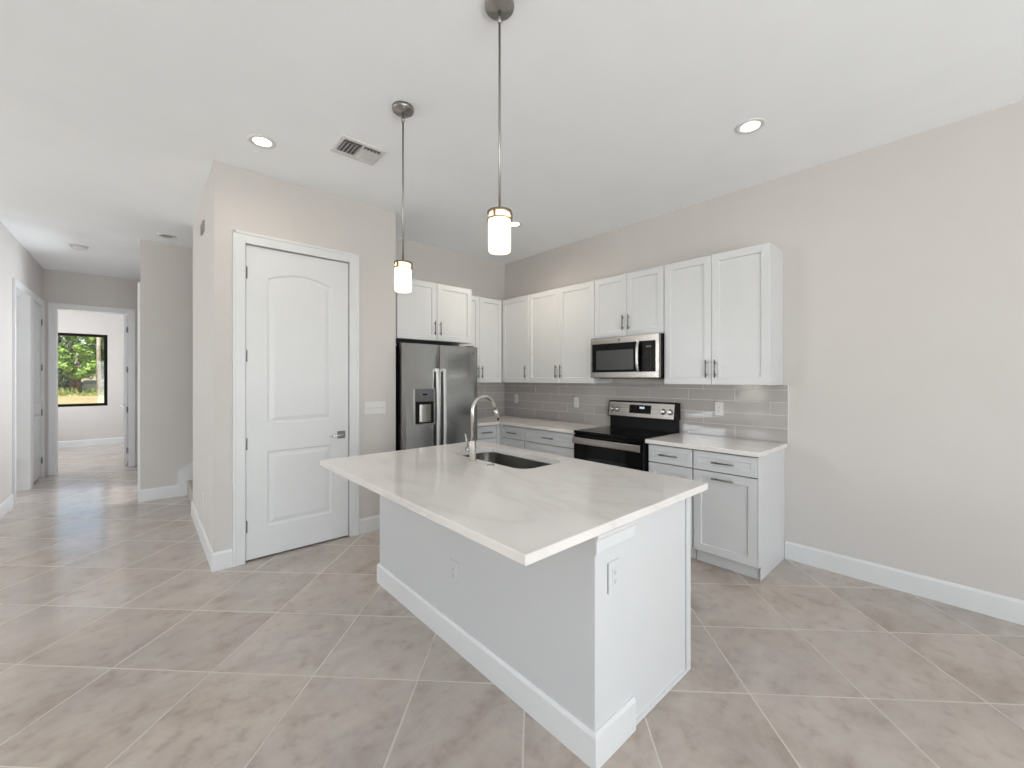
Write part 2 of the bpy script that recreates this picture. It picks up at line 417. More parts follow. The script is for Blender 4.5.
struct('floor', MB().box((-T, -9, -0.10), (XM + T, YM + T, 0)), 'floor', 'diagonal beige porcelain tile floor')
struct('ceiling', MB().box((-T, -8.3, H), (XM + T, YM + T, H + 0.12)), 'ceiling', 'plain white textured ceiling')
struct('wall_right', MB().box((-T, -T, 0), (0, YM + T, H)), 'wall', 'long greige wall carrying the range and its cabinets')
struct('wall_back', MB().box((0, -T, 0), (XP0, 0, H)), 'wall', 'greige wall behind the fridge')
DX0, DX1, DZ = 2.410, 3.205, 2.466           # pantry door opening
mb = MB()
mb.box((XP0, YP - T, 0), (DX0 - .015, YP, H)); mb.box((DX1 + .015, YP - T, 0), (XP1, YP, H)); mb.box((DX0 - .015, YP - T, DZ + .015), (DX1 + .015, YP, H))
mb.box((XP0, 0, 0), (XP0 + .1, YP - T, H)); mb.box((XP0, -T, 0), (XP1 - T, 0, H))
struct('wall_pantry', mb, 'wall', 'greige pantry wall holding the tall white door')
struct('wall_hall_side', MB().box((XP1 - T, -1.08, 0), (XP1, YP - T, H)), 'wall', 'narrow greige side of the pantry block facing the hall')
struct('wall_stair', MB().box((1.4, YS - T, 0), (XR, YS, H)), 'wall', 'grey wall with a sloping stair skirt')
struct('wall_stair_end', MB().box((1.4, YS, 0), (1.5, -T, H)), 'wall')
mb = MB()
C0, C1 = -3.02, -2.20                        # opening on the hall's inner wall, left open for the added fill light
mb.box((XR - T, YE, 0), (XR, C0 - .015, H)); mb.box((XR - T, C1 + .015, 0), (XR, YS - T, H)); mb.box((XR - T, C0 - .015, DZ + .015), (XR, C1 + .015, H))
struct('wall_hall_inner', mb, 'wall')
EX0, EX1 = 3.968, 4.746
mb = MB()
mb.box((2.8, YE - T, 0), (EX0 - .015, YE, H)); mb.box((EX1 + .015, YE - T, 0), (6.1, YE, H)); mb.box((EX0 - .015, YE - T, DZ + .015), (EX1 + .015, YE, H))
struct('wall_hall_end', mb, 'wall', 'grey wall around the open study doorway')
A0, A1, B0, B1 = -3.67, -2.86, -4.635, -3.875
mb = MB()
for a, b in ((YE, B0 - .015), (B1 + .015, A0 - .015), (A1 + .015, -1.9)): mb.box((XL, a, 0), (XL + T, b, H))
for a, b in ((B0 - .015, B1 + .015), (A0 - .015, A1 + .015)): mb.box((XL, a, DZ + .015), (XL + T, b, H))
struct('wall_left', mb, 'wall', 'grey hall wall with two white door frames')
struct('wall_dining', MB().box((XL + T, -2.02, 0), (XM, -1.9, H)), 'wall')
mb = MB()
mb.box((XM, -1.9, 0), (XM + T, -1.55, H)); mb.box((XM, -1.55, 0), (XM + T, -.15, 1.3)); mb.box((XM, -.15, 0), (XM + T, .0, H)); mb.box((XM, 0, 0), (XM + T, .80, .68)); mb.box((XM, 0.80, 0), (XM + T, 2.55, H)); mb.box((XM, 6.65, 0), (XM + T, YM, H))
mb.box((XM, -1.55, 2.60), (XM + T, -.15, H)); mb.box((XM, 0, 2.44), (XM + T, .80, H)); mb.box((XM, 2.55, 2.44), (XM + T, 6.65, H))
struct('wall_living_side', mb, 'wall')
mb = MB()
mb.box((0, YM, 0), (1.55, YM + T, H)); mb.box((6.85, YM, 0), (XM, YM + T, H)); mb.box((1.55, YM, 2.44), (6.85, YM + T, H))
struct('wall_living_patio', mb, 'wall')
mb = MB(); mb.box((2.58, -3.2, 0), (2.68, YS - T, H)); mb.box((2.68, -3.2, 0), (XR - T, -3.1, H))
struct('wall_fill_lamp_room', mb, 'wall')  # unseen box room made up to house the hall fill light
# study
WX0, WX1, WZ0, WZ1 = 4.362, 5.62, 0.842, 2.372
mb = MB()
mb.box((2.8, YF - T, 0), (WX0, YF, H)); mb.box((WX1, YF - T, 0), (6.1, YF, H)); mb.box((WX0, YF - T, 0), (WX1, YF, WZ0)); mb.box((WX0, YF - T, WZ1), (WX1, YF, H))
struct('wall_study_window', mb, 'wall', 'pale study wall around the black framed window')
struct('wall_study_inner', MB().box((2.7, YF - T, 0), (2.8, YE, H)), 'wall')
mb = MB(); mb.box((6.0, YF, 0), (6.1, -7.7, H)); mb.box((6.0, -5.3, 0), (6.1, YE - T, H)); mb.box((6.0, -7.7, 0), (6.1, -5.3, .8)); mb.box((6.0, -7.7, 2.4), (6.1, -5.3, H))
struct('wall_study_outer', mb, 'wall')
# side room off the hall
struct('wall_side_room', MB().box((7.4, YE, 0), (7.5, -2.02, H)), 'wall')
struct('roof_sun_block', MB().box((-3, -9.3, H + .12), (XM + 3.2, YM + 3.2, H + .25)), 'roof')  # unseen roof slab, widened past the walls to keep sun out of the rooms

def board_run(mb, a, b, nrm, m0=0, m1=0, h=0.138, t=0.014):
    """skirting from a to b standing out along nrm; m = 1 outer mitre, -1 inner mitre, 0 square end"""
    a = Vector((*a, 0)); b = Vector((*b, 0)); n = Vector((*nrm, 0)); d = (b - a).normalized()
    prof = [(0, 0), (t, 0), (t, h - .016), (t * .75, h - .008), (t * .45, h), (0, h)]
    mb.rings([[a - d * m0 * o + n * o + Vector((0, 0, z)) for o, z in prof], [b + d * m1 * o + n * o + Vector((0, 0, z)) for o, z in prof]])
def baseboard(name, segs, h=0.138, t=0.014):
    mb = MB()
    for sg in segs: board_run(mb, *sg, h=h, t=t)
    return struct(name, mb, 'trim')
baseboard('baseboard_right', [((0, 3.402), (0, YM), (1, 0))])
baseboard('baseboard_pantry', [((XP0 + .01, YP), (2.3262, YP), (0, 1)), ((3.2888, YP), (XP1, YP), (0, 1), 0, 1), ((XP1, -1.08), (XP1, YP), (1, 0), 0, 1)])
baseboard('baseboard_stair', [((3.476, YS), (XR, YS), (0, 1), 0, 1), ((XR, -2.10), (XR, YS), (1, 0), 0, 1)])
baseboard('baseboard_left', [((XL, -2.76), (XL, -1.9), (-1, 0))])
baseboard('baseboard_study', [((2.8, YF), (6.0, YF), (0, 1))])

# door casings (flat boards with a stepped edge) and jambs
def casing(name, fn, u0, u1, v1, d, wdt=0.080, t=0.017, jamb=T):
    mb = MB()
    for a, b in ((u0 - wdt, u0), (u1, u1 + wdt)):
        mb.box(fn(a, 0, d), fn(b, v1 + wdt, d + t), 0.003)
    mb.box(fn(u0 - .001, v1, d), fn(u1 + .001, v1 + wdt, d + t), 0.003)
    # raised outer back-band
    for a, b in ((u0 - wdt - .004, u0 - wdt + .016), (u1 + wdt - .016, u1 + wdt + .004)):
        mb.box(fn(a, 0, d), fn(b, v1 + wdt + .004, d + t + .006), 0.003)
    mb.box(fn(u0 - wdt, v1 + wdt - .016, d), fn(u1 + wdt, v1 + wdt + .004, d + t + .006), 0.003)
    # jambs lining the opening
    mb.box(fn(u0 - .015, 0, d - jamb), fn(u0, v1 + .015, d + .002)); mb.box(fn(u1, 0, d - jamb), fn(u1 + .015, v1 + .015, d + .002))
    mb.box(fn(u0 - .015, v1, d - jamb), fn(u1 + .015, v1 + .015, d + .002))
    return struct(name, mb, 'trim')
def neg_x(u, v, d): return Vector((-d, u, v))
casing('trim_1', face_y, DX0, DX1, DZ, YP, jamb=T + .0)
casing('trim_2', face_y, EX0, EX1, DZ, YE)
casing('trim_3', neg_x, A0, A1, DZ, -XL)
casing('trim_4', neg_x, B0, B1, DZ, -XL)
casing('trim_5', face_x, C0, C1, DZ, XR)

# panelled doors
def arch_panel(u0, u1, v0, v1, rise, n=14):
    pts = [(u0, v0), (u1, v0)]
    for k in range(n + 1):
        t = k / n; u = u1 + (u0 - u1) * t
        pts.append((u, v1 + rise * (1 - (2 * t - 1) ** 2)))
    return pts
def panel_door(mb, fn, u0, u1, v0, v1, d0, d1):
    W = u1 - u0
    low = rect(u0 + W * .185, u1 - W * .185, v0 + .235, v0 + .83)
    up = arch_panel(u0 + W * .185, u1 - W * .185, v0 + 1.05, v0 + 2.205, .062)
    for d, s in ((d1, -1), (d0, 1)):
        mb.filled(rect(u0, u1, v0, v1), [low, up], lambda u, v, d=d: fn(u, v, d))
        for P in (low, up):
            R = lambda ins, dep: [fn(u, v, d + s * dep) for u, v in offset_poly(P, ins)]
            mb.rings([[fn(u, v, d) for u, v in P], R(.010, .0095), R(.022, .0095), R(.050, .002)], cap0=False, cap1=True)
    mb.rings([[fn(u, v, d0) for u, v in rect(u0, u1, v0, v1)], [fn(u, v, d1) for u, v in rect(u0, u1, v0, v1)]], cap0=False, cap1=False)
    return mb
def lever(parent, fn, u, v, d, dirn, m='chrome', side=1):
    mb = MB(); s = side
    mb.box(fn(u - .033, v - .033, d), fn(u + .033, v + .033, d + s * .009), 0.002)
    rose = ob('handle_rose', mb, 'hinge', parent)
    mb = MB()
    mb.tube([fn(u, v, d + s * .009), fn(u, v, d + s * .05)], 0.011, 12)
    mb.tube([fn(u - dirn * .008, v, d + s * .046), fn(u + dirn * .03, v, d + s * .05), fn(u + dirn * .115, v - .002, d + s * .052)], [0.010, .0095, .008], 12)
    ob('handle', mb, m, parent)
def hinges(parent, fn, u, zs, d, r=0.007, l=0.09):
    for z in zs:
        mb = MB(); mb.tube([fn(u, z - l / 2, d), fn(u, z + l / 2, d)], r, 10)
        mb.tube([fn(u, z + l / 2, d), fn(u, z + l / 2 + .008, d)], r * .6, 8)
        mb.box(fn(u - .014, z - l / 2, d - .006), fn(u + .014, z + l / 2, d - .003))
        ob('hinge', mb, 'hinge', parent)
def door(name, fn, u0, u1, d0, d1, label, z0=0.014, z1=2.459):
    o = struct(name, panel_door(MB(), fn, u0, u1, z0, z1, d0, d1), 'trim', label)
    ROOT[o.name] = o.location.copy()
    return o
d1_ = door('door_1', face_y, 2.416, 3.199, YP - .045, YP - .010, 'tall white arched two-panel pantry door')
lever(d1_, face_y, 2.478, 0.925, YP - .010, 1)
hinges(d1_, face_y, 3.2025, (0.275, 0.915, 1.6, 2.245), YP - .003)
d2_ = door('door_2', neg_x, B0 + .004, B1 - .004, -XL - .05, -XL - .015, 'closed white door at the far end of the hall')
lever(d2_, neg_x, B1 - .065, 0.93, -XL - .015, -1)
hinges(d2_, neg_x, B0 + .004, (0.235, .93, 1.58, 2.24), -XL - .005)
# study door, swung open into the study along +Y
def op(u, v, d): return Vector((3.985 + d, YE - T - .004 - u, v))
d3_ = door('door_3', op, 0.0, 0.765, 0.0, 0.035, 'white study door standing open beyond the hall')
lever(d3_, op, 0.70, 0.96, 0.035, -1); lever(d3_, op, 0.70, 0.96, 0.0, -1, side=-1)
hinges(d3_, face_y, EX0 + .012, (0.255, 0.92, 1.57, 2.215), YE - T * .55)
# bedroom door swung open into the side room, its hinges on the far jamb
def op2(u, v, d): return Vector((XL + T + .006 + u, A0 + .004 + d, v))
d5_ = door('door_4', op2, 0.0, 0.80, -0.035, 0.0, 'white door opened into the room beside the hall')
hinges(d5_, op2, -0.004, (0.353, 0.95, 1.55, 2.145), .006)
lever(d5_, op2, 0.735, .93, 0.0, -1)

# study window
def window(name, x0, x1, z0, z1, y0, y1, label, mull=None):
    mb = MB(); f = .055
    mb.box((x0, y0, z0), (x0 + f, y1, z1), .003); mb.box((x1 - f, y0, z0), (x1, y1, z1), .003)
    mb.box((x0 + f, y0, z0), (x1 - f, y1, z0 + f), .003); mb.box((x0 + f, y0, z1 - f), (x1 - f, y1, z1), .003)
    if mull: mb.box((mull - f / 2, y0, z0 + f), (mull + f / 2, y1, z1 - f), .003)
    o = struct(name, mb, 'frame_black', label)
    g = MB(); ym = (y0 + y1) / 2; g.box((x0 + f, ym - .004, z0 + f), (x1 - f, ym + .004, z1 - f))
    ob('pane', g, 'glass', o); return o
window('window_1', WX0, WX1, WZ0, WZ1, YF - .10, YF - .015, 'black framed study window looking out on trees')
def glazed(name, fn, u0, u1, v1, d0, d1, mulls):
    mb = MB(); f = .06
    for a in [u0] + mulls + [u1 - f]: mb.box(fn(a, .02, d0), fn(a + f, v1, d1), .003)
    mb.box(fn(u0 + f, .0, d0), fn(u1 - f, .08, d1), .003); mb.box(fn(u0 + f, v1 - f, d0), fn(u1 - f, v1, d1), .003)
    o = struct(name, mb, 'frame_black')
    g = MB(); dm = (d0 + d1) / 2; g.box(fn(u0 + f, .08, dm - .004), fn(u1 - f, v1 - f, dm + .004)); ob('pane', g, 'glass', o)
glazed('window_2', face_y, 1.55, 6.85, 2.44, YM + .02, YM + .08, [2.85, 4.17, 5.5])
glazed('window_added_side', face_x, 2.55, 6.65, 2.44, XM + .02, XM + .08, [4.57])  # unseen glazing added to go with the living side fill
def face_x7(u, v, d): return Vector((d, u, v + 1.3))
def face_x8(u, v, d): return Vector((d, u, v + .68))
glazed('window_added_high', face_x7, -1.55, -.15, 1.30, XM + .02, XM + .08, [])  # unseen high window added for light, kept above what the backsplash reflects
glazed('window_6', face_x8, 0.0, 0.80, 1.76, XM + .02, XM + .08, [])
def face_x6(u, v, d): return Vector((d, u, v + .8))
glazed('window_5', face_x6, -7.7, -5.3, 1.6, 6.02, 6.08, [-6.53])

# stairs behind the pantry block
st = thing('trim_6', (3.2, YS, 0), None, None); setp(st, 'white sloping stair skirt rising along the grey wall', None, None, 'structure')
mb = MB(); sl = .69
poly = [(3.476, 0.0), (3.476, .30), (1.55, .30 + (3.476 - 1.55) * sl), (1.55, 0.9), (2.85, 0.0)]
mb.rings([[Vector((x, YS, z)) for x, z in poly], [Vector((x, YS + .018, z)) for x, z in poly]])
ob('skirt_board', mb, 'trim', st, kind='structure')
mb = MB()
for k in range(7):
    x1 = 3.39 - k * .26
    mb.box((x1 - .27, YS + .02, 0.0 if k == 0 else k * .18 - .02), (x1, -1.10, (k + 1) * .18), .006)
ob('steps', mb, 'carpet', st, kind='structure')

# ------------------------------------------------------------------ cabinets
ZB, ZU = 1.3736, 2.4371
UD, BD = 0.3276, 0.612
def upper_cabinet(name, fn, u0, u1, v0, v1, depth, doors, label, group, d_back=0.002):
    """doors: list of (u0, u1, handle_u or None)"""
    base = fn((u0 + u1) / 2, v0, depth / 2)
    t = thing(name, base, label, 'cabinet', group)
    mb = MB(); slab(mb, fn, u0, u1, v0, v1, d_back, depth - .022)
    ob('body', mb, 'cab', t)
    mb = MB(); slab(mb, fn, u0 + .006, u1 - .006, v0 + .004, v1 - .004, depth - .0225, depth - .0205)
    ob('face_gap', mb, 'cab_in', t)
    for a, b, h in doors:
        dr = ob('door', shaker(MB(), fn, a + .0015, b - .0015, v0 + .001, v1 - .001, depth - .0200, depth), 'cab', t)
        if h is not None: bar_pull(fn, h, v0 + .13, True, depth, 0.147, parent=dr)
    return t
GU = 'white shaker upper cabinets'
upper_cabinet('upper_cabinet', face_y, 1.012, 1.925, 1.825, ZU, 0.600, [(1.012, 1.468, 1.468 - .034), (1.468, 1.925, 1.468 + .034)],
              'white two-door cabinet above the stainless refrigerator', GU)
upper_cabinet('upper_cabinet', face_y, UD + .004, 1.008, ZB, ZU, UD, [(UD + .003, .694, .694 - .030), (.694, 1.008, .694 + .030)],
              'narrow white cabinet between the refrigerator and the room corner', GU)
upper_cabinet('upper_cabinet', face_x, 0.003, .8134, ZB, ZU, UD, [(UD + .003, .8134, .8134 - .040)],
              'single-door white corner cabinet, first on the tiled range wall', GU)
upper_cabinet('upper_cabinet', face_x, .8145, 1.7918, ZB, ZU, UD, [(.8145, 1.3066, 1.3066 - .034), (1.3066, 1.7918, 1.3066 + .034)],
              'white two-door upper cabinet between corner cabinet and microwave', GU)
upper_cabinet('upper_cabinet', face_x, 1.796, 2.5505, 1.834, ZU, UD, [(1.796, 2.171, 2.171 - .032), (2.171, 2.5505, 2.171 + .032)],
              'short white two-door cabinet above the microwave', GU)
upper_cabinet('upper_cabinet', face_x, 2.5545, 3.3896, ZB, ZU, UD, [(2.5545, 2.9648, 2.9648 - .036), (2.9648, 3.3896, 2.9648 + .036)],
              'white two-door upper cabinet at the end of the run', GU)
def base_cabinet(fn, u0, u1, label, handle_door, end_panel=False, back=0.002, hd=None):
    base = fn((u0 + u1) / 2, 0, .3)
    t = thing('base_cabinet', base, label, 'cabinet', 'white shaker base cabinets')
    mb = MB(); slab(mb, fn, u0, u1, .10, .878, back, BD - .022); slab(mb, fn, u0 + .001, u1 - .001, 0, .10, back, .545)
    ob('body', mb, 'cab', t)
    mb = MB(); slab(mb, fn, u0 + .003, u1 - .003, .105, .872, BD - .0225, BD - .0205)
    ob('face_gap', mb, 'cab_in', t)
    dw = ob('drawer', shaker(MB(), fn, u0 + .003, u1 - .003, .728, .868, BD - .02, BD, fw=.042, rec=.007), 'cab', t)
    bar_pull(fn, (u0 + u1) / 2, .797, False, BD, min(.155, (u1 - u0) * .5), parent=dw)
    dr = ob('door', shaker(MB(), fn, u0 + .003, u1 - .003, .103, .720, BD - .02, BD), 'cab', t)
    if handle_door == 'top': bar_pull(fn, (u0 + u1) / 2, .677, False, BD, .155, parent=dr)
    elif handle_door: bar_pull(fn, u0 + .035 if handle_door == 'lo' else u1 - .035, .54, True, BD, .147, parent=dr)
    if end_panel:
        mb = MB(); slab(mb, fn, u1, u1 + .004, .10, .878, back, BD - .002); slab(mb, fn, u1, u1 + .004, 0, .10, back, .56)
        ob('end_panel', mb, 'cab', t)
    return t
base_cabinet(face_y, .655, .985, 'narrow white drawer base cabinet beside the refrigerator', 'lo')
base_cabinet(face_x, .655, 1.043, 'narrower white base cabinet right in the counter corner', 'lo')
base_cabinet(face_x, 1.047, 1.788, 'wide white base cabinet between corner and range', 'hi')
base_cabinet(face_x, 2.562, 2.938, 'white base cabinet directly beside the range, partly behind the island', 'hi')
base_cabinet(face_x, 2.943, 3.395, 'end white base cabinet with two horizontal pulls on drawer and door', 'top', True)
# blind corner fillers
ct = thing('corner_base', (.3, .3, 0), 'white filler base closing the counter corner', 'cabinet')
mb = MB(); mb.box((.002, .002, .10), (BD - .022, .652, .878)); mb.box((.59, .59, .10), (.652, .609, .878)); mb.box((.59, .609, .10), (.609, .652, .878)); mb.box((.002, .002, 0), (.545, .652, .10))
ob('body', mb, 'cab', ct)

# countertops
mb = MB().prism([(.012, .012), (1.0, .012), (1.0, .6512), (.6512, .6512), (.6512, 1.792), (.012, 1.792)], .882, .914, .003)
ob('countertop', mb, 'quartz', label='L-shaped pale quartz counter running from refrigerator to range', cat='countertop')
mb = MB().prism([(.012, 2.556), (.6512, 2.556), (.6512, 3.421), (.012, 3.421)], .882, .914, .003)
ob('countertop', mb, 'quartz', label='short pale quartz counter between range and end of cabinet run', cat='countertop')

# backsplash: glazed tiles standing on a grout bed
def backsplash(on_range_wall, label):
    mb = MB(); lay = mb.bm.faces.layers.float.new('tile_shade')
    if on_range_wall:
        mb.box((.0005, .0005, .9145), (.0085, 3.4215, 1.3722), mi=1); mb.box((.0005, 3.4217, .9145), (.0120, 3.4265, 1.3722), mi=2)
    else: mb.box((.0090, .0005, .9145), (1.0, .0085, 1.3722), mi=1)
    G = .0022
    rows = [(.9165, 1.0230, .218), (1.0275, 1.1270, .352), (1.1315, 1.2310, .084), (1.2355, 1.3290, .218), (1.3335, 1.3718, .352)]
    P_ = 0.402; rnd = random.Random(3 if on_range_wall else 4)
    def add(a, b, sh):
        t = bmesh.new()
        x0, y0, z0 = a; x1, y1, z1 = b
        v = [t.verts.new(p) for p in ((x0,y0,z0),(x1,y0,z0),(x1,y1,z0),(x0,y1,z0),(x0,y0,z1),(x1,y0,z1),(x1,y1,z1),(x0,y1,z1))]
        for f in ((0,3,2,1),(4,5,6,7),(0,1,5,4),(1,2,6,5),(2,3,7,6),(3,0,4,7)): t.faces.new([v[i] for i in f])
        bmesh.ops.bevel(t, geom=t.edges[:], offset=.0010, segments=1, affect='EDGES')
        rz = Matrix.Rotation(rnd.uniform(-.006, .006), 3, 'Z' ) @ Matrix.Rotation(rnd.uniform(-.006, .006), 3, 'Y' if on_range_wall else 'X')
        c = Vector(((x0 + x1) / 2, (y0 + y1) / 2, (z0 + z1) / 2))
        for q_ in t.verts: q_.co = c + rz @ (q_.co - c)
        n0 = len(mb.bm.faces); mb.merge(t, 0); mb.bm.faces.ensure_lookup_table()
        for f in mb.bm.faces[n0:]: f[lay] = sh
    for z0, z1, ph in rows:
        k = -2
        while True:
            y0 = ph + (0 if on_range_wall else .134) + k * P_ + G; y1 = y0 + P_ - 2 * G; k += 1
            if y0 > (3.42 if on_range_wall else 1.0): break
            a, b = max(y0, .0115 if not on_range_wall else .009), min(y1, 3.4212 if on_range_wall else 1.0)
            if b - a < .01: continue
            if on_range_wall: add((.0050, a, z0), (.0105, b, z1), rnd.random())
            else: add((a, .0050, z0), (b, .0105, z1), rnd.random())
    return ob('backsplash', mb, ['tile', 'grout', 'trim'], label=label, cat='backsplash')
backsplash(True, 'glossy grey-taupe subway tile backsplash behind the range')
backsplash(False, 'short grey-taupe subway tile backsplash beside the refrigerator')

# ------------------------------------------------------------------ outlets and switches
def outlet(fn, u, v, d, label, name='outlet', wdt=.072, hgt=.118, gangs=1, rocker=False, m='plate', group=None):
    t = thing(name, fn(u, v - hgt / 2, d), label, 'switch' if rocker else 'outlet', group)
    mb = MB(); W = wdt + (gangs - 1) * .046
    mb.box(fn(u - W / 2, v - hgt / 2, d), fn(u + W / 2, v + hgt / 2, d + .006), .002)
    ob('plate', mb, m, t)
    for g in range(gangs):
        uc = u + (g - (gangs - 1) / 2) * .046
        mb = MB()
        mb.box(fn(uc - .0165, v - .033, d + .006), fn(uc + .0165, v + .033, d + .0085), .001)
        ins = ob('rocker' if rocker else 'receptacle', mb, m, t)
        if rocker:
            mb = MB(); mb.box(fn(uc - .0175, v - .002, d + .006), fn(uc + .0175, v, d + .0088)); ob('rocker_line', mb, 'slot' if False else 'grey_box', ins)
        else:
            mb = MB()
            for s in (-1, 1):
                mb.box(fn(uc - .006, v + s * .017 - .004, d + .0085), fn(uc - .004, v + s * .017 + .004, d + .0089))
                mb.box(fn(uc + .004, v + s * .017 - .004, d + .0085), fn(uc + .006, v + s * .017 + .004, d + .0089))
                mb.tube([fn(uc, v + s * .017 - .009, d + .0084), fn(uc, v + s * .017 - .009, d + .0089)], .0022, 8)
            ob('slot', mb, 'slot', ins)
    return t
outlet(face_x, .262, 1.154, .0110, 'white switch plate on backsplash tile nearest the room corner', 'light_switch', .070, rocker=True)
outlet(face_x, 1.301, 1.146, .0110, 'white outlet on backsplash tile between corner and range')
outlet(face_x, 2.905, 1.157, .0110, 'white outlet on backsplash tile past the range, under end cabinet')
outlet(face_y, 2.168, 1.150, YP, 'wide white four-gang light switch plate beside the pantry door', 'light_switch', .072, .116, 4, True)
outlet(face_x, -.012, .40, XP1, 'white outlet low on the pantry side wall facing the hall')
sn = thing('wall_sensor', (XP1, -.05, 2.685), 'small grey box high on the pantry side wall', 'sensor')
mb = MB(); mb.box((XP1, -.15, 2.685), (XP1 + .014, .04, 2.770), .004); ob('cover', mb, 'grey_box', sn)
mb = MB()
for k in range(4): mb.box((XP1 + .014, -.12, 2.698 + k * .017), (XP1 + .0155, .01, 2.703 + k * .017))
ob('grille', mb, 'dark_grey', sn)

# ------------------------------------------------------------------ refrigerator
FX0, FX1, FY, FZ = 1.030, 1.934, 0.735, 1.770
fr = thing('refrigerator', ((FX0 + FX1) / 2, .37, 0), 'stainless side-by-side refrigerator with ice dispenser', 'refrigerator')
mb = MB(); mb.box((FX0 + .006, .03, .03), (FX1 - .002, FY - .075, FZ - .02), .004); mb.box((FX0 + .02, .05, 0), (FX1 - .02, FY - .10, .03))
ob('case', mb, 'black', fr)
def fridge_door(x0, x1):
    mb = MB(); n = 10; prof = []
    for k in range(n + 1):
        t = k / n; s = abs(2 * t - 1)
        prof.append((x0 + (x1 - x0) * t, FY - .006 * s ** 12 - .002 * s * s))
    back = FY - .07
    lo = [Vector((x, y, .06)) for x, y in prof] + [Vector((x1, back, .06)), Vector((x0, back, .06))]
    mb.rings([lo, [v + Vector((0, 0, FZ - .06)) for v in lo]]); return mb
XS = 1.518
dl = ob('door', fridge_door(XS + .004, FX1), 'steel_x', fr); drr = ob('door', fridge_door(FX0, XS - .004), 'steel_x', fr)
mb = MB(); mb.box((FX0 + .02, FY - .08, .0), (FX1 - .02, FY - .05, .055)); ob('toe_grille', mb, 'black', fr)
for x in (FX0 + .07, FX1 - .07):
    mb = MB(); mb.box((x - .05, FY - .16, FZ - .022), (x + .05, FY - .035, FZ + .012), .006); ob('hinge_cover', mb, 'black', fr)
def fridge_handle(x, par):
    mb = MB(); pts = []
    for k in range(15):
        t = k / 14; pts.append((x, FY + .026 + .016 * (1 - (2 * t - 1) ** 2), .62 + .905 * t))
    rings = []
    for p in pts:
        rings.append([Vector((p[0] + a, p[1] + b, p[2])) for a, b in ((-.016, -.008), (-.016, .004), (-.009, .011), (.009, .011), (.016, .004), (.016, -.008))])
    mb.rings(rings, smooth=False)
    for z in (.635, 1.51): mb.box((x - .013, FY - .012, z - .016), (x + .013, FY + .02, z + .016), .003)
    ob('handle', mb, 'bright_steel', par)
fridge_handle(XS + .040, dl); fridge_handle(XS - .040, drr)
# dispenser
q = lambda: MB()
mb = q(); d0 = FY + .0015
for a, b in (((1.578, .958), (1.592, 1.322)), ((1.800, .958), (1.814, 1.322)), ((1.592, .958), (1.800, .975)), ((1.592, 1.315), (1.800, 1.322))):
    mb.box((a[0], d0 - .01, a[1]), (b[0], d0 + .007, b[1]), .001)
dsp = ob('dispenser', mb, 'nickel', dl)
mb = q(); mb.box((1.592, d0 - .01, 1.195), (1.800, d0 + .004, 1.315), .002); ob('control_panel', mb, 'dark_grey', dsp)
mb = q(); mb.box((1.668, d0 + .004, 1.258), (1.722, d0 + .0055, 1.274)); ob('display', mb, 'black_gloss', dsp)
mb = q(); mb.box((1.592, d0 - .012, .975), (1.800, d0 + .002, 1.195)); ob('recess', mb, 'black', dsp)
mb = q(); arc = [(1.690 + .066 * math.cos(math.pi * k / 12), d0 + .003 + .016 * math.sin(math.pi * k / 12)) for k in range(13)]
mb.rings([[Vector((a, b, .992)) for a, b in arc], [Vector((a, b, 1.165)) for a, b in arc]]); ob('paddle', mb, 'nickel', dsp)
mb = q(); mb.lathe((1.092, FY - .008, 1.700), [(.013, 0), (.013, .006), (.011, .008)], 20, axis='Y'); ob('logo', mb, 'dark_grey', drr)

# ------------------------------------------------------------------ microwave
MY0, MY1, MZ0, MZ1, MX = 1.800, 2.549, 1.432, 1.828, .400
mw = thing('microwave', (.2, (MY0 + MY1) / 2, MZ0), 'stainless over-range microwave hung under the short cabinet', 'microwave')
mb = MB(); mb.box((.014, MY0 + .003, MZ0 - .004), (MX - .042, MY1, MZ1), .002); ob('case', mb, 'black', mw)
mb = MB(); mb.box((MX - .04, MY0, MZ1 - .062), (MX, MY1 - .004, MZ1), .003); mb.box((MX - .04, MY0, MZ0), (MX, MY1 - .004, MZ0 + .056), .003)
mb.box((MX - .04, MY0, MZ0 + .056), (MX, MY0 + .018, MZ1 - .062)); mb.box((MX - .04, MY1 - .036, MZ0 + .056), (MX, MY1 - .004, MZ1 - .062))
ob('front_frame', mb, 'steel_y', mw)
mb = MB(); mb.box((MX - .04, MY0 + .018, MZ0 + .056), (MX - .003, 2.326, MZ1 - .062), .002); dd = ob('door', mb, 'black_gloss', mw)
mb = MB(); mb.box((MX - .003, MY0 + .068, MZ0 + .078), (MX - .0022, 2.288, MZ1 - .128)); ob('window', mb, 'micro_glass', dd)
mb = MB(); pts = [(MX + .006 + .026 * (1 - (2 * k / 12 - 1) ** 4), 2.346, MZ0 + .052 + (MZ1 - MZ0 - .108) * k / 12) for k in range(13)]
mb.rings([[Vector((p[0] + a, p[1] + b, p[2])) for a, b in ((-.007, -.014), (.004, -.014), (.008, -.008), (.008, .008), (.004, .014), (-.007, .014))] for p in pts])
ob('handle', mb, 'steel_v', dd)
mb = MB(); mb.box((MX - .04, 2.360, MZ0 + .056), (MX - .002, MY1 - .036, MZ1 - .062), .002); cp = ob('control_panel', mb, 'black_gloss', mw)
mb = MB()
for r in range(7):
    for c in range(3):
        mb.box((MX - .002, 2.392 + c * .040, MZ0 + .078 + r * .026), (MX - .0015, 2.408 + c * .040, MZ0 + .084 + r * .026))
ob('key', mb, 'grey_mark', cp, kind='stuff')
mb = MB(); mb.box((MX - .002, 2.42, MZ0 + .275), (MX - .0014, 2.47, MZ0 + .290)); ob('display', mb, 'dark_grey', cp)
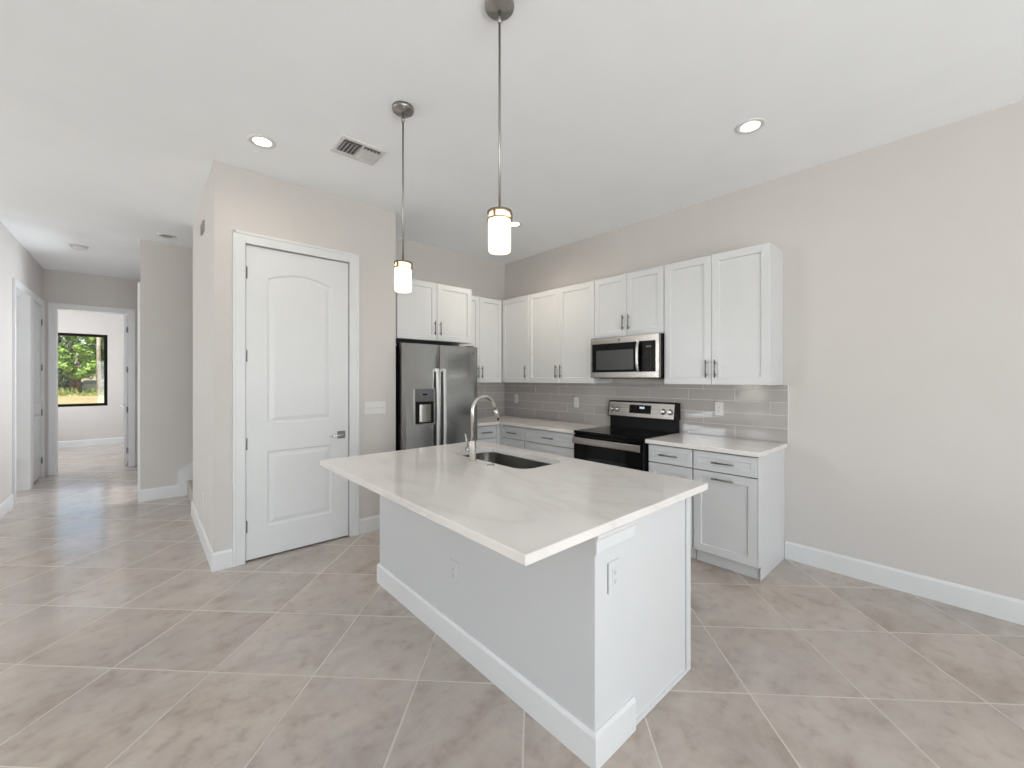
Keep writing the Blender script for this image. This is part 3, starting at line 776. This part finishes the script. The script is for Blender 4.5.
mb = MB(); mb.lathe((MX - .001, 2.135, MZ1 - .032), [(.013, 0), (.013, .003), (.011, .004)], 20, axis='X'); ob('logo', mb, 'hinge', mw)
mb = MB(); mb.box((.06, MY0 + .06, MZ0 - .010), (MX - .07, MY1 - .06, MZ0 - .003)); ob('grease_filter', mb, 'dark_grey', mw)

# ------------------------------------------------------------------ range
RY0, RY1 = 1.798, 2.550
rg = thing('range', (.33, (RY0 + RY1) / 2, 0), 'black and stainless electric range set into the counter', 'range')
mb = MB(); mb.box((.03, RY0, .06), (.635, RY1, .905), .003); mb.box((.06, RY0 + .02, 0), (.60, RY1 - .02, .06)); ob('body', mb, 'black', rg)
mb = MB(); mb.box((.035, RY0 - .001, .893), (.664, RY1 + .001, .921), .005); ck = ob('cooktop', mb, 'black_gloss', rg)
for x, y, r in ((.20, 1.985, .075), (.20, 2.36, .095), (.46, 1.985, .105), (.46, 2.36, .085)):
    mb = MB(); t = []
    for rr, z in ((r, .9211), (r, .9214), (r - .003, .9214), (r - .003, .9211)): t.append((rr, z))
    mb.lathe((x, y, 0), t, 40, cap0=False, cap1=False); ob('burner_ring', mb, 'grey_mark', ck)
# backguard: black riser with a leaning stainless panel
mb = MB(); mb.box((.018, RY0 + .012, .905), (.075, RY1 - .002, 1.055), .003)
prof = [(.018, 1.03), (.092, 1.03), (.098, 1.036), (.070, 1.185), (.062, 1.194), (.018, 1.194)]
mb.rings([[Vector((x, RY0 - .004, z)) for x, z in prof], [Vector((x, RY1 + .006, z)) for x, z in prof]])
bgd = ob('backguard', mb, 'black', rg)
sx = lambda z: .098 - (.028) * (z - 1.036) / .149
mb = MB(); a, b = 1.040, 1.180
pl = [(sx(a) + .002, a), (sx(b) + .002, b), (sx(b) - .004, b), (sx(a) - .004, a)]
mb.rings([[Vector((x, RY0 + .008, z)) for x, z in pl], [Vector((x, RY1 - .022, z)) for x, z in pl]])
pn = ob('control_panel', mb, 'steel_y', rg)
mb = MB(); a, b = 1.075, 1.158; pl = [(sx(a) + .0035, a), (sx(b) + .0035, b), (sx(b), b), (sx(a), a)]
mb.rings([[Vector((x, 2.050, z)) for x, z in pl], [Vector((x, 2.290, z)) for x, z in pl]]); dsp = ob('display', mb, 'black_gloss', pn)
mb = MB(); a, b = 1.122, 1.142; pl = [(sx(a) + .0045, a), (sx(b) + .0045, b), (sx(b) + .003, b), (sx(a) + .003, a)]
for y in (2.168, 2.181, 2.196, 2.209): mb.rings([[Vector((x, y, z)) for x, z in pl], [Vector((x, y + .008, z)) for x, z in pl]])
ob('clock', mb, 'display', dsp)
for y in (1.845, 1.905, 2.420, 2.490):
    mb = MB(); c = Vector((sx(1.105) + .002, y, 1.105)); nrm = Vector((.983, 0, .185))
    mb.tube([c, c + nrm * .006, c + nrm * .007, c + nrm * .026, c + nrm * .030], [.024, .024, .021, .019, .015], 24, smooth=False)
    kb = ob('knob', mb, 'chrome', pn)
    mb = MB(); mb.tube([c - nrm * .001, c + nrm * .003], .028, 24, smooth=False); ob('knob_skirt', mb, 'black', kb)
mb = MB(); mb.box((.635, RY0 + .003, .205), (.668, RY1 - .003, .888), .004); od = ob('oven_door', mb, 'black_gloss', rg)
mb = MB(); mb.box((.668, RY0 + .16, .33), (.669, RY1 - .16, .68), 0); ob('window', mb, 'oven_glass', od)
mb = MB(); mb.rings([[Vector((x, RY0 - .010 + k, z)) for x, z in ((.692, .802), (.706, .804), (.712, .812), (.712, .855), (.706, .863), (.692, .865))] for k in (.030, .746)])
for y in (RY0 + .03, RY1 - .06): mb.box((.667, y - .014, .828), (.692, y + .014, .858), .003)
ob('handle', mb, 'steel_y', od)
mb = MB(); mb.box((.635, RY0 + .003, .07), (.665, RY1 - .003, .198), .004); ob('storage_drawer', mb, 'steel_y', rg)

# ------------------------------------------------------------------ island
IX0, IX1, IY0, IY1 = 1.7395, 2.974, 1.676, 3.529
KX, KY1, KY0, BX0 = 2.562, 3.463, 1.625, 1.815
isl = thing('kitchen_island', ((BX0 + KX) / 2, 2.55, 0), 'white kitchen island base under the large quartz top', 'island')
mb = MB(); mb.box((2.31, KY0, 0), (KX, KY1, .880), .004); ob('knee_wall', mb, 'knee', isl)
mb = MB(); mb.box((BX0 + .02, KY0 + .006, .10), (2.3098, 1.98, .880)); mb.box((BX0 + .02, 2.79, .10), (2.3098, KY1 - .0221, .880)); mb.box((BX0 + .02, 1.98, .10), (2.3098, 2.79, .64)); mb.box((BX0 + .02, 1.98, .64), (BX0 + .022, 2.79, .880)); mb.box((BX0 + .09, KY0 + .006, 0), (2.31, KY1 - .022, .10)); ob('body', mb, 'cab', isl)
mb = MB(); mb.box((BX0 + .030, KY1 - .022, .001), (2.3095, KY1 - .001, .879))
mb.box((BX0 - .018, KY1 - .022, .001), (BX0 + .024, KY1 + .006, .879), .002); mb.box((BX0 + .024, KY1 - .004, .001), (2.30, KY1 + .008, .020), .003)
ob('end_panel', mb, 'cab', isl, label='glossy white end panel')
mb = MB(); mb.box((2.3105, KY1 + .0002, .001), (KX - .0005, KY1 + .0022, .879)); ob('end_cap', mb, 'cab', isl)
mb = MB()
board_run(mb, (KX, KY0), (KX, KY1 + .0022), (1, 0), 1, 1, .132); board_run(mb, (2.306, KY1 + .0022), (KX, KY1 + .0022), (0, 1), 0, 1, .132); board_run(mb, (2.31, KY0), (KX, KY0), (0, -1), 0, 1, .132)
ob('baseboard', mb, 'trim', isl)
mb = MB()
prof = [(.0025, .774), (.008, .774), (.011, .786), (.011, .826), (.017, .838), (.017, .846), (.024, .862), (.024, .8805), (.0025, .8805)]
mb.rings([[Vector((2.304, KY1 + o, z)) for o, z in prof], [Vector((KX + .001, KY1 + o, z)) for o, z in prof]])
ob('corbel_trim', mb, 'trim', isl)
def neg(u, v, d): return Vector((-d, u, v))
n = 4; ww = (KY1 - .03 - KY0 - .006) / n
for k in range(n):
    a = KY0 + .006 + k * ww
    dr = ob('door', shaker(MB(), neg, a + .002, a + ww - .002, .105, .868, -BX0 - .019, -BX0 + .001), 'cab', isl)
    bar_pull(neg, a + (ww - .035 if k % 2 == 0 else .035), .74, True, -BX0 + .001, .147, parent=dr)

def rrect(x0, x1, y0, y1, r, n=8):
    pts = []
    for cx, cy, a0 in ((x1 - r, y1 - r, 0), (x0 + r, y1 - r, 90), (x0 + r, y0 + r, 180), (x1 - r, y0 + r, 270)):
        for k in range(n + 1):
            a = math.radians(a0 + 90 * k / n); pts.append((cx + r * math.cos(a), cy + r * math.sin(a)))
    return pts
SX0, SX1, SY0, SY1 = 1.860, 2.222, 1.990, 2.725
hole = rrect(SX0, SX1, SY0, SY1, .085)
mb = MB(); c = .0025; outer = rrect(IX0, IX1, IY0, IY1, .006, 3)
o_in = rrect(IX0 + c, IX1 - c, IY0 + c, IY1 - c, .005, 3)
mb.filled(o_in, [hole], lambda x, y: Vector((x, y, .914))); mb.filled(o_in, [hole], lambda x, y: Vector((x, y, .881)))
V = lambda P, z: [Vector((x, y, z)) for x, y in P]
mb.rings([V(o_in, .881), V(outer, .881 + c), V(outer, .914 - c), V(o_in, .914)], False, False)
mb.rings([V(hole, .881), V(hole, .914)], False, False)
ob('countertop', mb, 'quartz', label='large pale veined quartz island top with sink cut-out', cat='countertop', weld=True)
sk = thing('sink', ((SX0 + SX1) / 2, (SY0 + SY1) / 2, .66), 'undermount stainless sink set into the island top', 'sink')
mb = MB(); g = .004
R_ = lambda e, r, z: V(rrect(SX0 + e, SX1 - e, SY0 + e, SY1 - e, r), z)
mb.rings([R_(-.03, .1, .8795), R_(-g, .088, .8795), R_(-g, .088, .875), R_(.004, .082, .72), R_(.02, .07, .690), R_(.05, .05, .682)], False, True, smooth=True)
ob('bowl', mb, 'sink', sk, recalc=False)
mb = MB(); mb.lathe((2.04, 2.385, .682), [(.045, .0), (.045, .003), (.036, .004), (.030, .001)], 28); ob('drain', mb, 'chrome', sk)

# faucet
fx, fy = 2.268, 2.318
fc = thing('faucet', (fx, fy, .914), 'brushed nickel gooseneck pull-down faucet behind the island sink', 'faucet')
mb = MB(); mb.lathe((fx, fy, .914), [(.026, 0), (.026, .006), (.0215, .008), (.0215, .115), (.018, .122), (.013, .125)], 28); ob('base', mb, 'faucet', fc)
mb = MB(); pts = [(fx, fy, .914 + .115), (fx, fy, 1.222)]
R0 = .086
for k in range(1, 15):
    a = math.radians(158) * k / 14; pts.append((fx - R0 + R0 * math.cos(a), fy + .006 * k / 14, 1.222 + R0 * math.sin(a)))
dr_ = Vector((-math.sin(math.radians(158)), 0, math.cos(math.radians(158)))); pe = Vector(pts[-1]) + dr_ * .052; pts.append(tuple(pe))
mb.tube(pts, .0125, 14); ob('spout', mb, 'faucet', fc)
mb = MB(); p = Vector(pts[-1]); dv = (p - Vector(pts[-2])).normalized()
mb.tube([p - dv * .02, p + dv * .005, p + dv * .050, p + dv * .055], [.0138, .0145, .0150, .012], 16); ob('spray_head', mb, 'faucet', fc)
mb = MB(); mb.tube([(fx, fy - .018, .975), (fx, fy - .060, .980)], [.0165, .0165], 16)
mb.tube([(fx, fy - .050, .985), (fx + .004, fy - .058, 1.03), (fx + .010, fy - .064, 1.075)], [.006, .0055, .005], 10); ob('handle', mb, 'faucet', fc)
mb = MB(); mb.lathe((2.272, 2.502, .914), [(.023, 0), (.023, .003), (.020, .006), (.008, .0075)], 24)
ob('sink_button', mb, 'faucet', label='small round nickel cap on island top beside the sink', cat='sink cap')
outlet(face_x, 2.552, .40, KX, 'painted outlet on the island side under the seating overhang', wdt=.075, m='knee')
eo = outlet(face_y, 2.446, .665, KY1 + .0024, 'white outlet on the glossy end of the island', m='cab')
mb = MB(); mb.box((2.4822, KY1 + .0024, .608), (2.4848, KY1 + .0060, .722)); ob('edge_shadow', mb, 'grey_box', eo)  # dark strip added as the shadow line along the plate's edge

# ------------------------------------------------------------------ ceiling fixtures
def pendant(x, y, ztop, label):
    t = thing('pendant_light', (x, y, ztop - .185), label, 'pendant lamp', 'pendant lamps over the island')
    mb = MB(); mb.lathe((x, y, H), [(.063, 0), (.063, -.012), (.060, -.022), (.016, -.026), (.012, -.032)], 36); ob('canopy', mb, 'nickel', t)
    mb = MB(); mb.lathe((x, y, H), [(.006, -.03), (.006, -.055), (.011, -.062), (.011, -.075), (.0055, -.085)], 16); mb.tube([(x, y, H - .08), (x, y, ztop + .01)], .0052, 12); ob('rod', mb, 'nickel', t)
    mb = MB(); r = .0495
    def band(z0, z1, ri, ro): mb.lathe((x, y, 0), [(ri, z0), (ro, z0), (ro, z1), (ri, z1), (ri, z0)], 40, cap0=False, cap1=False, smooth=False)
    band(ztop - .005, ztop + .003, .004, r + .0035); band(ztop - .036, ztop - .030, r - .0015, r + .0042)
    for k in range(3):
        a = math.radians(25 + 120 * k); px, py = x + (r + .001) * math.cos(a), y + (r + .001) * math.sin(a)
        mb.box((px - .004, py - .004, ztop - .034), (px + .004, py + .004, ztop))
    ob('cage', mb, 'bronze', t)
    mb = MB(); mb.lathe((x, y, ztop), [(.0455, -.006), (.0475, -.03), (.0475, -.164), (.043, -.171), (.030, -.173), (.0, -.173)], 40, cap0=False, cap1=False)
    ob('lamp_shade', mb, 'shade', t)
    mb = MB(); mb.lathe((x, y, ztop), [(.010, -.05), (.013, -.062), (.024, -.085), (.027, -.106), (.022, -.130), (.010, -.140)], 24); ob('bulb', mb, 'bulb', t)
pendant(2.640, 2.126, 2.112, 'shorter-looking pendant lamp over the far end of the island')
pendant(2.650, 3.029, 2.138, 'pendant lamp nearer the viewer, its rod reaching the picture top')
def downlight(x, y, lit, label, power=9):
    t = thing('recessed_light', (x, y, H - .01), label, 'recessed light', 'recessed ceiling lights')
    mb = MB(); mb.lathe((x, y, H), [(.085, 0), (.085, -.004), (.078, -.008), (.056, -.005), (.052, .0)], 36, cap0=False, cap1=False); ob('trim_ring', mb, 'plate', t)
    mb = MB(); mb.lathe((x, y, H), [(.055, -.0005), (.055, -.0035)], 32); ob('lens', mb, 'led' if lit else 'grey_box', t)
    if lit:
        l = light('downlight', 'SPOT', (x, y, H - .02), power, (1.0, .88, .72), .05, aim=(0, 0, -1), spot=165); l.parent = t; l.location = (0, 0, -.012)
downlight(3.19, 1.168, True, 'lit ceiling downlight in front of the pantry door', 9)
downlight(.909, 3.444, True, 'lit ceiling downlight nearest the bare greige wall', 4)
downlight(.915, 1.207, True, 'lit ceiling downlight partly behind the nearer pendant shade', 40)
downlight(3.59, -1.674, False, 'unlit ceiling downlight in the hall before the grey stair wall')
sm = thing('smoke_detector', (4.37, -2.843, H - .04), 'white smoke detector on the hall ceiling', 'smoke detector')
mb = MB(); mb.lathe((4.37, -2.843, H), [(.085, 0), (.085, -.008), (.072, -.012), (.068, -.034), (.055, -.042), (.0, -.043)], 32, cap1=False); ob('housing', mb, 'plate', sm)
mb = MB(); mb.lathe((4.37, -2.843, H), [(.074, -.014), (.074, -.018), (.069, -.018)], 32, cap0=False, cap1=False); ob('vent_slot', mb, 'grey_box', sm)
vt = thing('air_vent', (2.655, 1.50, H - .02), 'white louvred air vent in the ceiling', 'air vent')
vx0, vx1, vy0, vy1 = 2.505, 2.815, 1.375, 1.622; fw = .028
mb = MB()
for a, b in (((vx0, vy0), (vx1, vy0 + fw)), ((vx0, vy1 - fw), (vx1, vy1)), ((vx0, vy0 + fw), (vx0 + fw, vy1 - fw)), ((vx1 - fw, vy0 + fw), (vx1, vy1 - fw))):
    mb.box((a[0], a[1], H - .012), (b[0], b[1], H), .003)
ob('frame', mb, 'plate', vt)
mb = MB(); mb.box((vx0 + fw, vy0 + fw, H - .002), (vx1 - fw, vy1 - fw, H - .0005)); ob('backing', mb, 'vent_dark', vt)
def slat(cx, cy, tilt, ly):
    w2 = .0135; c, s = math.cos(tilt) * w2, math.sin(tilt) * w2; mb = MB()
    P = [(-c, -s - .0008), (c, s - .0008), (c, s + .0008), (-c, -s + .0008)]
    mb.rings([[Vector((cx + a, cy - ly / 2, H - .012 + b)) for a, b in P], [Vector((cx + a, cy + ly / 2, H - .012 + b)) for a, b in P]])
    ob('slat', mb, 'plate', vt)
xs0, xs1 = vx0 + fw, vx1 - fw; cy = (vy0 + vy1) / 2 - .015; ly = vy1 - vy0 - 2 * fw - .05
for k in range(10):
    cx = xs0 + (xs1 - xs0) * (k + .5) / 10; slat(cx, cy + .022 - .015, math.radians(45 if k < 5 else -45), ly)
mb = MB(); mb.box((xs0, vy0 + fw, H - .016), (xs1, vy0 + fw + .022, H - .006), .002); mb.box(((xs0 + xs1) / 2 - .005, vy0 + fw, H - .016), ((xs0 + xs1) / 2 + .005, vy1 - fw, H - .004), .001)
ob('damper_bar', mb, 'plate', vt)

# ------------------------------------------------------------------ outdoors beyond the study window
gnd = MB(); gnd.box((-60, -120, -.35), (80, -8.3, -.15)); gnd.box((-60, -8.3, -.35), (-3.2, 60, -.15)); gnd.box((XM + 3.3, -8.3, -.35), (80, 60, -.15)); gnd.box((-3.2, YM + 3.3, -.35), (XM + 3.3, 60, -.15))
struct('ground', gnd, 'lawn', 'dry tan lawn outside the study window')
struct('patio', MB().box((-3.2, YM + T, -.30), (XM + 3.3, YM + 3.3, -.12)).box((XM + T, -8.3, -.30), (XM + 3.3, YM + T, -.12)), 'roof')
def grass_tufts():
    mb = MB(); rnd = random.Random(5)
    for k in range(3600):
        x = rnd.uniform(2.0, 18.0); y = rnd.uniform(-63, -50); h = rnd.uniform(.15, .8) * (1.0 if y < -56 else .45)
        a = rnd.uniform(0, 6.28); wd = rnd.uniform(.03, .09); dx, dy = math.cos(a) * wd, math.sin(a) * wd; bx, by = rnd.uniform(-.2, .2), rnd.uniform(-.2, .2)
        v = [mb.bm.verts.new(p) for p in ((x - dx, y - dy, -.15), (x + dx, y + dy, -.15), (x + bx, y + by, -.15 + h))]; mb.bm.faces.new(v)
    ob('tall_grass', mb, 'weeds', label='yellow-green tall grass at the edge of the lawn', cat='grass', kind='stuff', recalc=False)
grass_tufts()
def tree(x, y, hgt, cr, z0, m, label, seed, nleaf=3200, ls=(.09, .22), group='trees beyond the study window'):
    """crown between z0 and hgt"""
    rnd = random.Random(seed); t = thing('tree', (x, y, -.15), label, 'tree', group)
    mb = MB(); mb.tube([(x, y, -.15), (x + .1, y, hgt * .35), (x + .05, y + .1, hgt * .75)], [.22, .17, .08], 10)
    for k in range(5):
        a = k * 1.3 + seed; z = z0 + (hgt - z0) * (.12 * k); mb.tube([(x + .08, y, z), (x + math.cos(a) * cr * .7, y + math.sin(a) * cr * .7, z + cr * .4)], [.07, .02], 6)
    ob('trunk', mb, 'bark', t)
    cz, hh = (z0 + hgt) / 2, (hgt - z0) / 2; cl = []
    for k in range(30):
        a = rnd.uniform(0, 6.28); b = rnd.uniform(-1, 1); r = rnd.uniform(.35, 1) * cr * math.sqrt(1 - b * b * .75)
        cl.append((x + r * math.cos(a), y + r * math.sin(a), cz + b * hh * .85, rnd.uniform(.22, .38) * min(cr, hh * 1.3)))
    mb = MB()
    for k in range(nleaf):
        cx, cy_, c3, r = cl[rnd.randrange(len(cl))]
        d = Vector((rnd.gauss(0, 1), rnd.gauss(0, 1), rnd.gauss(0, 1))).normalized() * r * rnd.uniform(.6, 1)
        p = Vector((cx, cy_, c3)) + d
        if p.z < 0: continue
        n = (d.normalized() + Vector((rnd.uniform(-.7, .7), rnd.uniform(-.7, .7), rnd.uniform(-.2, .9)))).normalized()
        u = n.orthogonal().normalized(); v_ = n.cross(u); sz = rnd.uniform(*ls)
        vs = [mb.bm.verts.new(p + u * a * sz + v_ * b * sz) for a, b in ((-1, 0), (0, -.6), (1, 0), (0, .6))]; mb.bm.faces.new(vs)
    ob('crown', mb, m, t, recalc=False)
tree(9.4, -60, 10.5, 2.3, 2.4, 'leaf_a', 'bright green leafy tree filling the top of the study window view', 1)
tree(6.0, -61, 10.0, 2.3, 2.6, 'leaf_b', 'mid-green tree standing just behind the utility pole', 2)
tree(13.2, -62, 10.0, 2.4, 1.6, 'leaf_b', 'mid-green tree hidden mostly by the study doorway edge', 3)
tree(10.6, -66, 8.0, 2.4, .2, 'leaf_c', 'dark low-branched tree beneath the bright tree crown', 4, 4200, (.12, .28))
tree(6.6, -71, 12, 3.4, .8, 'leaf_c', 'dark tall tree farthest back behind the white car', 5, 4200, (.14, .30))
tree(13.0, -72, 12, 3.6, .2, 'leaf_c', 'dark far tree at the forest edge past the lawn', 6, 4200, (.14, .30))
tree(2.2, -69, 11, 3.0, 1.0, 'leaf_b', 'far mid-green tree past the window frame edge', 8)
tree(8.6, -56.5, 5.0, 1.5, 1.5, 'leaf_a', 'small bright-leaved tree in front of the dark trees', 9, 1500)
tree(10.2, -62.5, 2.0, 1.2, .0, 'leaf_c', 'low dark shrub on the lawn edge before the white car', 10, 1200, (.08, .18), 'shrubs at the lawn edge')
up = thing('utility_pole', (7.15, -55.0, -.15), 'pale weathered utility pole outside the study window', 'pole')
mb = MB(); mb.tube([(7.15, -55, -.15), (7.15, -55, 10.2)], [.17, .13], 12); ob('shaft', mb, 'pole', up)
mb = MB(); mb.box((7.09, -55.9, 9.4), (7.21, -54.1, 9.52)); ob('crossarm', mb, 'bark', up)
KX_, KY_ = 8.3, -66.6
cr = thing('car', (KX_, KY_, -.15), 'white car parked under the trees beyond the lawn', 'car')
mb = MB(); prof = [(-2.1, .30), (2.1, .30), (2.15, .62), (2.0, .82), (1.25, .92), (.6, 1.40), (-1.2, 1.42), (-1.9, .98), (-2.15, .85)]
mb.rings([[Vector((KX_ + px, KY_ - .8, pz - .15)) for px, pz in prof], [Vector((KX_ + px, KY_ + .8, pz - .15)) for px, pz in prof]]); ob('body', mb, 'car', cr)
for wx in (-1.35, 1.3):
    for wy in (-.75, .78):
        mb = MB(); mb.lathe((KX_ + wx, KY_ + wy, .17), [(.30, -.1), (.32, -.08), (.32, .08), (.30, .1)], 20, axis='Y'); ob('wheel', mb, 'tyre', cr)
mb = MB(); pw = [(1.05, .96), (.55, 1.34), (-1.12, 1.35), (-1.6, 1.0)]
mb.rings([[Vector((KX_ + px, KY_ + .8, pz - .15)) for px, pz in pw], [Vector((KX_ + px, KY_ + .81, pz - .15)) for px, pz in pw]]); ob('window', mb, 'car_glass', cr)
